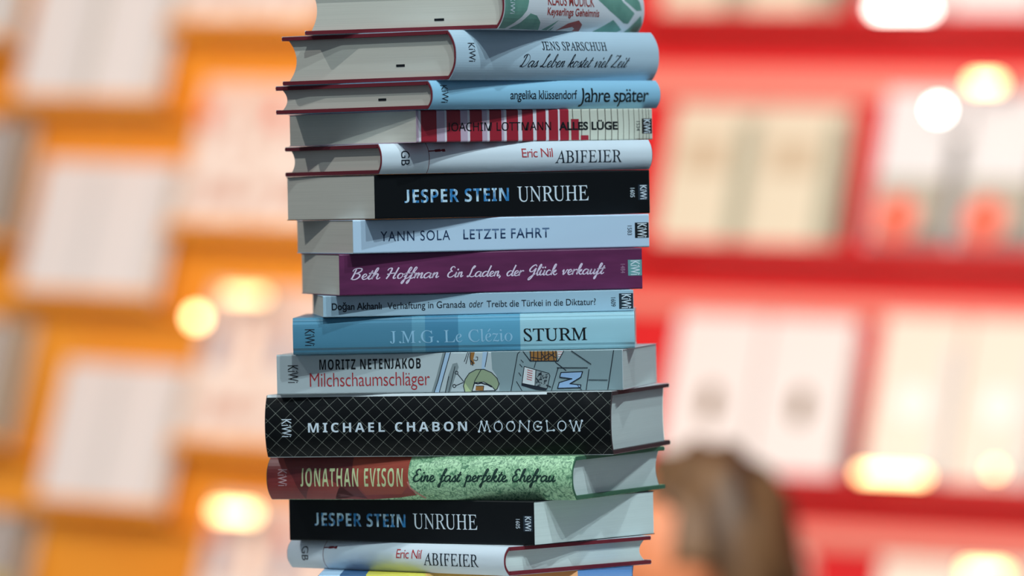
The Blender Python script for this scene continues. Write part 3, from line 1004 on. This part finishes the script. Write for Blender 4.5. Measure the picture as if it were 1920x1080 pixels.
def display_book(width, height, cover_mat, pages=PAGES_WARM, thick=24):
    """hidden nowhere: returns a callable that stands copies on a ledge, front face out"""
    w, hgt, t = width / 1000, height / 1000, thick / 1000
    bm = bmesh.new()
    for y0, y1 in ((0, 0.0025), (t - 0.0025, t)):
        add_box(bm, 0, w, y0, y1, 0, hgt)
    add_box(bm, 0, 0.0025, 0.0025, t - 0.0025, 0, hgt)
    cov = bpy.data.meshes.new('cover')
    bmesh.ops.recalc_face_normals(bm, faces=bm.faces)
    bm.to_mesh(cov)
    bm.free()
    cov.materials.append(cover_mat)
    bm = bmesh.new()
    add_box(bm, 0.0027, w - 0.003, 0.0027, t - 0.0027, 0.003, hgt - 0.003)
    pg = bpy.data.meshes.new('page_block')
    bmesh.ops.recalc_face_normals(bm, faces=bm.faces)
    bm.to_mesh(pg)
    bm.free()
    pg.materials.append(pages)
    prints = []
    first = {}

    def add_print(name, m, outline):
        b = bmesh.new()
        dpt = -0.0003 - 0.0003 * len(prints)
        b.faces.new([b.verts.new((x / 1000, dpt, z / 1000)) for x, z in outline])
        me = bpy.data.meshes.new(name)
        b.to_mesh(me)
        b.free()
        me.materials.append(m)
        prints.append((name, me))

    def place(M, u, h, label, group):
        if 'root' not in first:
            root = thing('displayed_book', label, 'book', group=group)
            first['root'] = root
            c = bpy.data.objects.new('cover', cov)
            p = bpy.data.objects.new('page_block', pg)
            for q in (c, p):
                COL.objects.link(q)
                q.parent = root
            for nm, me in prints:
                q = bpy.data.objects.new(nm, me)
                COL.objects.link(q)
                q.parent = c
        else:
            src = first['root']
            root = src.copy()
            COL.objects.link(root)
            for ch in list(src.children):
                k = ch.copy()
                COL.objects.link(k)
                k.parent = root
                for gch in list(ch.children):
                    g2 = gch.copy()
                    COL.objects.link(g2)
                    g2.parent = k
            root['label'] = label
            root['group'] = group
        root.matrix_world = shelf_frame(M, u, h)
        return root
    place.add_print = add_print
    return place


def circle(cx, cz, rx, rz=None, n=20):
    rz = rz or rx
    return [(cx + rx * math.cos(2 * math.pi * i / n), cz + rz * math.sin(2 * math.pi * i / n)) for i in range(n)]


def rect(x0, x1, z0, z1):
    return [(x0, z0), (x1, z0), (x1, z1), (x0, z1)]


W_COVER = mat('cover_white', srgb(232, 224, 222), 0.5)
BEIGE = mat('cover_beige', srgb(216, 206, 184), 0.5)
CREAMC = mat('cover_cream', srgb(232, 222, 208), 0.5)
GREYC = mat('cover_grey', srgb(142, 128, 118), 0.5)
GREY_LT = mat('print_light_grey', srgb(216, 211, 210), 0.5)
PINKISH = mat('cover_pinkish', srgb(238, 208, 192), 0.5)
BLUEGREY = mat('cover_blue_white', srgb(220, 220, 222), 0.45)
GREENGREY = mat('print_green_grey', srgb(156, 158, 138), 0.5)
OLIVE = mat('print_brown_spot', srgb(112, 84, 46), 0.5)
REDP = mat('print_red', srgb(240, 104, 80), 0.5)
DARKG = mat('print_dark_grey', srgb(110, 106, 104), 0.5)
PINKR = mat('print_rose', srgb(222, 120, 110), 0.5)
TANP = mat('print_tan', srgb(206, 160, 130), 0.5)

# right wall
f = display_book(134, 225, BEIGE)
f.add_print('title_block', GREENGREY, rect(96, 130, 4, 150))
f(MR, -97, 250, 'beige book cut by the top edge right of the stack, left one of its pair', 'beige books at the top of the red wall')
f(MR, 41, 250, 'beige book cut by the top edge right of the stack, right one of its pair', 'beige books at the top of the red wall')
f = display_book(126, 225, W_COVER)
f(MR, 226, 250, 'bright book at the top right of the picture, left one of its pair', 'bright books at the top of the red wall')
f(MR, 356, 250, 'bright book in the top right corner, right one of its pair', 'bright books at the top of the red wall')
f = display_book(136, 212, BEIGE)
f.add_print('title_block', GREENGREY, rect(108, 133, 6, 190))
f.add_print('picture', mat('print_taupe', srgb(196, 178, 152), 0.5), rect(20, 96, 110, 160))
f(MR, -100, -71, 'beige book on the red wall just right of the stack, left one of its pair', 'beige books on the red wall')
f(MR, 39, -71, 'beige book on the red wall beside the red-dot covers, right one of its pair', 'beige books on the red wall')
f = display_book(130, 236, BLUEGREY)
f.add_print('picture', mat('print_warm_grey', srgb(172, 166, 152), 0.5), rect(4, 126, 4, 110))
f.add_print('dark_band', DARKG, rect(108, 127, 6, 170))
f.add_print('dark_foot', DARKG, rect(4, 126, 4, 30))
f.add_print('red_disc', REDP, circle(42, 52, 32))
f(MR, 230, -71, 'blue-white book with a red disc low on its cover, left one of its pair', 'books with a red disc on the red wall')
f(MR, 364, -71, 'blue-white book with a red disc, at the right edge of the picture', 'books with a red disc on the red wall')
f = display_book(138, 236, W_COVER)
f.add_print('brown_spot', OLIVE, circle(70, 108, 15, 26))
f(MR, -93, -391, 'white book with one brown spot, left one, right beside the stack', 'white books with a brown spot')
f(MR, 50, -391, 'white book with one brown spot, right one, above the seated person', 'white books with a brown spot')
f = display_book(126, 244, CREAMC)
f.add_print('title_block', mat('print_faint_white', srgb(244, 240, 238), 0.5), circle(62, 120, 26))
f.add_print('grey_band', GREY_LT, rect(102, 124, 6, 200))
f(MR, 230, -391, 'cream book right of the brown-spot books, left one of its pair', 'cream books on the red wall')
f(MR, 361, -391, 'cream book at the right edge below the red-disc books, right one of its pair', 'cream books on the red wall')
f = display_book(126, 240, PINKISH)
f(MR, -10, -722, 'pinkish book low on the red wall, partly behind the seated person', 'pinkish books low on the red wall')
f = display_book(126, 240, CREAMC)
f(MR, 230, -722, 'cream book at the bottom edge right of the person, left one of its pair', 'cream books at the bottom edge')
f(MR, 361, -722, 'cream book in the bottom right corner, right one of its pair', 'cream books at the bottom edge')

# left wall
for h, us, hh, lab in ((141, (-72, 70), 215, 'upper'), (-143, (-64, 68), 208, 'middle'), (-448, (-22, 98), 217, 'lower')):
    f = display_book(130 if h > -400 else 116, hh, W_COVER)
    f.add_print('grey_band', GREY_LT, rect(104, 127, 10, hh - 12) if h > -400 else rect(100, 114, 10, hh - 12))
    for k, nm in ((0, 'left'), (1, 'right')):
        f(ML, us[k], h, 'white face-out book on the orange wall, %s one of the %s pair' % (nm, lab), 'white books on the orange wall')
for h, hh, m, nm in ((231, 215, GREY_LT, 'pale grey book in the top left corner of the orange wall'), (-63, 185, GREYC, 'grey book at the left edge, between the upper two grey and beige ones'),
                     (-363, 190, mat('cover_taupe', srgb(156, 136, 116), 0.5), 'taupe book at the left edge level with the lattice-patterned book'), (-690, 230, GREYC, 'grey and yellow book in the bottom left corner')):
    f = display_book(140, hh, m)
    f.add_print('side_band', DARKG, rect(6, 40, 6, hh - 6))
    f.add_print('light_band', GREY_LT, rect(62, 92, 6, hh - 6))
    if h == -690:
        f.add_print('yellow_patch', mat('print_yellow', srgb(208, 176, 60), 0.5), rect(40, 120, 60, 130))
    f(ML, -236, h, nm, 'grey books at the left edge')
for k, (h, hh, u0, nm) in enumerate(((255, 225, 254, 'pinkish book at the top edge beside the topmost hardcover'), (-36, 222, 254, 'pinkish book with a red corner beside the upper stack'), (-346, 238, 266, 'mottled pinkish book left of the lattice-patterned book'),
                                     (-655, 242, 272, 'pinkish book at the bottom edge left of the stack'))):
    f = display_book(128, hh, PINKISH)
    f.add_print('picture', noise_color(mat('mottled_picture_%d' % k, srgb(214, 170, 150), 0.5), 26, srgb(206, 150, 128), srgb(250, 236, 226), 0.32, 0.58), rect(6, 122, 14, hh - 40))
    if k in (1, 3):
        f.add_print('red_patch', PINKR if k == 3 else REDP, rect(4, 26, hh - 66, hh - 34))
    if k in (2, 3):
        f.add_print('blue_patch', mat('print_dusty_blue', srgb(150, 150, 172), 0.5), rect(14, 40, hh * .5, hh * .72))
    f(ML, u0, h, '%s, left one of pair' % nm, 'pinkish books on the orange wall')
    f(ML, u0 + 132, h, '%s, right one of pair' % nm, 'pinkish books on the orange wall')


# glowing plates added in place of reflections on glossy covers and shelf lips
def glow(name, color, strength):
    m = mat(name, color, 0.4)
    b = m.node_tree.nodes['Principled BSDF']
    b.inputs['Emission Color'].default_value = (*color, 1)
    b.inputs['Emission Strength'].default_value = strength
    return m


CHROME = mat('brushed_metal', srgb(170, 170, 170), 0.3, 0.5, 1.0)


def added_glint(M, u, h, r, color, strength, label, w=0.115, half_len=0.0):
    """round or stadium-shaped emissive plate, added as a glint off a glossy cover"""
    root = thing('added_glint', label, 'glint', group='added reflection glints')
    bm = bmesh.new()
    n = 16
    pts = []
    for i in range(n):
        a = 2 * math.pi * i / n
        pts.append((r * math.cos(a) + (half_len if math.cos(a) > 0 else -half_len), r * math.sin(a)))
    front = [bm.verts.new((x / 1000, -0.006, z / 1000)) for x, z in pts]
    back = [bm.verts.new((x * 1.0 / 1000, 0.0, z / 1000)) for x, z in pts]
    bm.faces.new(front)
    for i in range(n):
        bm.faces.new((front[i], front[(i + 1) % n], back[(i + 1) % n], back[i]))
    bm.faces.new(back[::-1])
    obj('lens', bm, glow('glow_%d_%d' % (u, h), color, strength), root)  # emissive face added to stand for a reflected highlight
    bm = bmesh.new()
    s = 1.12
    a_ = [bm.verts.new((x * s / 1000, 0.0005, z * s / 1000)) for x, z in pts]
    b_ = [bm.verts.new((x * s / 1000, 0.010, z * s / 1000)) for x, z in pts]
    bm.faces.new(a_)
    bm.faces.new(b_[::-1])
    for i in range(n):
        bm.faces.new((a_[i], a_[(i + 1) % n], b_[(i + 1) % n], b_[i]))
    obj('glint_backing', bm, CHROME, root)
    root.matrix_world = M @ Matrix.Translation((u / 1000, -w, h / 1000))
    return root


WARM = (1.0, 0.66, 0.30)
WHITE = (1.0, 0.93, 0.84)
added_glint(ML, 325, -162, 9, WARM, 12, 'added round warm glint left of the stack level with the sea-blue book')
added_glint(ML, 405, -128, 6, WARM, 4, 'added long warm glint above the pinkish books left of the sea-blue book', 0.10, 30)
added_glint(ML, 388, -438, 8, WARM, 7, 'added long yellowish glint left of the lower black paperback', 0.10, 30)
added_glint(MR, 355, 129, 9, WHITE, 14, 'added round white glint between the two red-disc books')
added_glint(MR, 418, 166, 8, WARM, 8, 'added oblong orange glint above the red-disc book at the right edge', 0.10, 14)
added_glint(MR, 300, 266, 8, WHITE, 10, 'added long bright glint at the top edge on the red wall', 0.12, 36)
added_glint(MR, 296, -372, 6, WARM, 8, 'added long warm glint along the foot of the left cream book', 0.12, 44)
added_glint(MR, 452, -358, 6, WARM, 7, 'added small warm glint at the foot of the right cream book', 0.12)
added_glint(MR, 431, -500, 8, WARM, 7, 'added oblong warm glint at the bottom right edge', 0.10, 24)


# ------------------------------------------------------------------ seated person in front of the red wall
def skin_mesh(name, verts, edges, radii, m, parent=None, levels=2, rootv=0):
    me = bpy.data.meshes.new(name)
    me.from_pydata(verts, edges, [])
    o = bpy.data.objects.new(name, me)
    COL.objects.link(o)
    md = o.modifiers.new('skin', 'SKIN')
    md.use_smooth_shade = True
    for i, v in enumerate(me.skin_vertices[0].data):
        r = radii[i]
        v.radius = r if isinstance(r, tuple) else (r, r)
        v.use_root = (i == rootv)
    sb = o.modifiers.new('sub', 'SUBSURF')
    sb.levels = sb.render_levels = levels
    return o


def freeze(o, name, m, parent):
    bpy.context.view_layer.update()
    me = bpy.data.meshes.new_from_object(o.evaluated_get(bpy.context.evaluated_depsgraph_get()))
    bpy.data.objects.remove(o)
    me.materials.clear()
    me.materials.append(m)
    for p in me.polygons:
        p.use_smooth = True
    q = bpy.data.objects.new(name, me)
    COL.objects.link(q)
    if parent is not None:
        q.parent = parent
    return q


SKIN = noise_color(mat('skin', srgb(164, 102, 68), 0.5), 30, srgb(156, 95, 62), srgb(174, 110, 76))
HAIR = noise_color(mat('brown_hair', srgb(66, 47, 28), 0.55), 30, srgb(46, 32, 19), srgb(90, 66, 40), 0.35, 0.65, 3, (1, 1, 0.2))
# local frame: faces -x, z up, origin on the floor under the pelvis
person = thing('person', 'person with brown hair seated in front of the red wall, face turned to the stack', 'person', (0.205, 3.25, -0.012), R(-8))
HZ = 1.215   # height of the ears
TORSO = ([(0, 0, .52), (-.01, 0, .66), (-.02, 0, .82), (-.015, 0, 1.0), (-.005, 0, 1.065), (-.012, 0, 1.10), (-.015, 0, 1.17)],
         [(.15, .12), (.13, .105), (.14, .11), (.13, .09), (.075, .065), (.058, .058), (.06, .06)])
ARM = [([(-.012, s * .08, 1.0), (-.015, s * .17, 1.0), (.0, s * .20, .80), (-.10, s * .19, .66), (-.26, s * .14, .60), (-.33, s * .12, .595)],
        [.06, .058, .046, .04, .030, (.040, .022)]) for s in (-1, 1)]
LEG = [([(0, s * .07, .51), (-.08, s * .09, .50), (-.42, s * .12, .50), (-.44, s * .12, .27), (-.43, s * .12, .08), (-.53, s * .13, .035)],
        [.09, .088, .064, .052, .038, (.044, .032)]) for s in (-1, 1)]


def chains_bm(chains, grow=0.0, levels=2):
    """closed tapered limbs gathered in one bmesh, ready to be fused"""
    bm = bmesh.new()
    for vs, rs in chains:
        rs = [tuple(x + grow for x in r) if isinstance(r, tuple) else r + grow for r in rs]
        o = skin_mesh('limb', vs, [(i, i + 1) for i in range(len(vs) - 1)], rs, None, None, levels)
        bpy.context.view_layer.update()
        me = bpy.data.meshes.new_from_object(o.evaluated_get(bpy.context.evaluated_depsgraph_get()))
        bpy.data.objects.remove(o)
        bm.from_mesh(me)
        bpy.data.meshes.remove(me)
    return bm


def fuse(bm, name, m, parent, voxel):
    bmesh.ops.recalc_face_normals(bm, faces=bm.faces[:])
    me = bpy.data.meshes.new(name)
    bm.to_mesh(me)
    bm.free()
    o = bpy.data.objects.new(name, me)
    COL.objects.link(o)
    rm = o.modifiers.new('remesh', 'REMESH')
    rm.mode = 'VOXEL'
    rm.voxel_size = voxel
    return freeze(o, name, m, parent)


bm = chains_bm([TORSO] + ARM + LEG)
# fingers as short tapered chains rooted in the palms
for s in (-1, 1):
    for k, (dy, ln) in enumerate(((-.028, .062), (-.010, .074), (.009, .068), (.026, .054), (-.045, .045))):
        th = k == 4
        fx = -.322 if not th else -.300
        v = [(fx, s * (.12 + dy * (.2 if th else .75)), .595), (fx - ln * (.55 if not th else .5), s * (.12 + dy * 1.1 - (.012 if th else 0)), .592), (fx - ln, s * (.12 + dy * 1.1 - (.014 if th else 0)), .575)]
        t_ = skin_mesh('finger', v, [(0, 1), (1, 2)], [.0095, .0085, .0065], SKIN, None, 1)
        bpy.context.view_layer.update()
        me = bpy.data.meshes.new_from_object(t_.evaluated_get(bpy.context.evaluated_depsgraph_get()))
        bpy.data.objects.remove(t_)
        bm.from_mesh(me)
        bpy.data.meshes.remove(me)
# head: shaped sphere
hb = bmesh.new()
bmesh.ops.create_uvsphere(hb, u_segments=40, v_segments=28, radius=1)
for v in hb.verts:
    x, y, z = v.co
    X = x * .098
    Y = y * (.076 if z > -.2 else .076 - .022 * (-z - .2))
    Z = z * .118
    if x < 0:
        fr = -x
        X -= .010 * max(0, 1 - abs(z + .75) / .3) * fr                         # chin
        X -= .026 * max(0, 1 - abs(z + .22) / .26) * max(0, 1 - abs(y) / .20) * fr  # nose
        X += .010 * max(0, 1 - abs(z - .02) / .14) * max(0, 1 - abs(abs(y) - .42) / .24) * fr  # eye sockets
        X -= .006 * max(0, 1 - abs(z - .16) / .10) * fr                         # brow
        X -= .006 * max(0, 1 - abs(z + .48) / .10) * max(0, 1 - abs(y) / .36) * fr  # lips
    elif z < -.2:
        X *= 1 - .35 * (-z - .2)
    v.co = (X - .005, Y, Z + HZ + .005)
me = bpy.data.meshes.new('head')
hb.to_mesh(me)
hb.free()
bm.from_mesh(me)
# ears
for s in (-1, 1):
    eb = bmesh.new()
    bmesh.ops.create_uvsphere(eb, u_segments=14, v_segments=10, radius=1)
    for v in eb.verts:
        v.co = (v.co.x * .020 + .004 + v.co.z * .004, s * (.077 + v.co.y * .009), v.co.z * .032 + HZ - .004)
    me = bpy.data.meshes.new('ear')
    eb.to_mesh(me)
    eb.free()
    bm.from_mesh(me)
body = fuse(bm, 'body', SKIN, person, 0.005)
for s in (-1, 1):
    bm = bmesh.new()
    bmesh.ops.create_uvsphere(bm, u_segments=14, v_segments=10, radius=.0115, matrix=Matrix.Translation((-.088, s * .031, HZ + .008)))
    obj('eye', bm, mat('eye_white', srgb(230, 226, 220), 0.2), person, True)
# hair: thick cap, longer behind, clear of the face and ears
bm = bmesh.new()
bmesh.ops.create_uvsphere(bm, u_segments=56, v_segments=40, radius=1)
kill = [v for v in bm.verts if (v.co.x < -.30 and v.co.z < .62 - .25 * (v.co.x + 1)) or v.co.z < -.62 or (v.co.z < -.12 and v.co.x < .12)]
bmesh.ops.delete(bm, geom=kill, context='VERTS')
for v in bm.verts:
    x, y, z = v.co
    w = .004 * math.sin(11 * y + 5 * x) + .004 * math.sin(17 * x + 3 * z)
    v.co = (x * (.112 + w) + .010 + (.022 * max(0, -z) if x > 0 else 0), y * (.092 + w), z * (.122 + w) + HZ + .008)
hair = obj('hair', bm, HAIR, person, True)
sd = hair.modifiers.new('thickness', 'SOLIDIFY')
sd.thickness = 0.012
sd.offset = -1
# sweater and trousers over the body
bm = chains_bm([(TORSO[0][:5], TORSO[1][:5])] + [(v[:5], r[:5]) for v, r in ARM], 0.012)
fuse(bm, 'sweater', mat('grey_sweater', srgb(90, 84, 86), 0.9), person, 0.008)
bm = chains_bm([([(0, 0, .62), (0, 0, .53), (0, 0, .50)], [(.152, .125), (.165, .135), (.15, .12)])] + [(v[:5], r[:5]) for v, r in LEG], 0.014)
fuse(bm, 'trousers', mat('dark_trousers', srgb(44, 46, 56), 0.9), person, 0.008)

st = thing('stool', 'round stool under the seated person', 'stool', (0.225, 3.25, 0))
bm = bmesh.new()
bmesh.ops.create_cone(bm, segments=32, radius1=.17, radius2=.17, depth=.05, cap_ends=True, matrix=Matrix.Translation((0, 0, .325)))
obj('seat', bm, mat('dark_wood', srgb(80, 56, 40), 0.5), st)
for i in range(4):
    a = math.pi / 4 + i * math.pi / 2
    bm = bmesh.new()
    bmesh.ops.create_cone(bm, segments=12, radius1=.014, radius2=.014, depth=.30, cap_ends=True, matrix=Matrix.Translation((.12 * math.cos(a), .12 * math.sin(a), .15)))
    obj('leg', bm, CHROME, st)
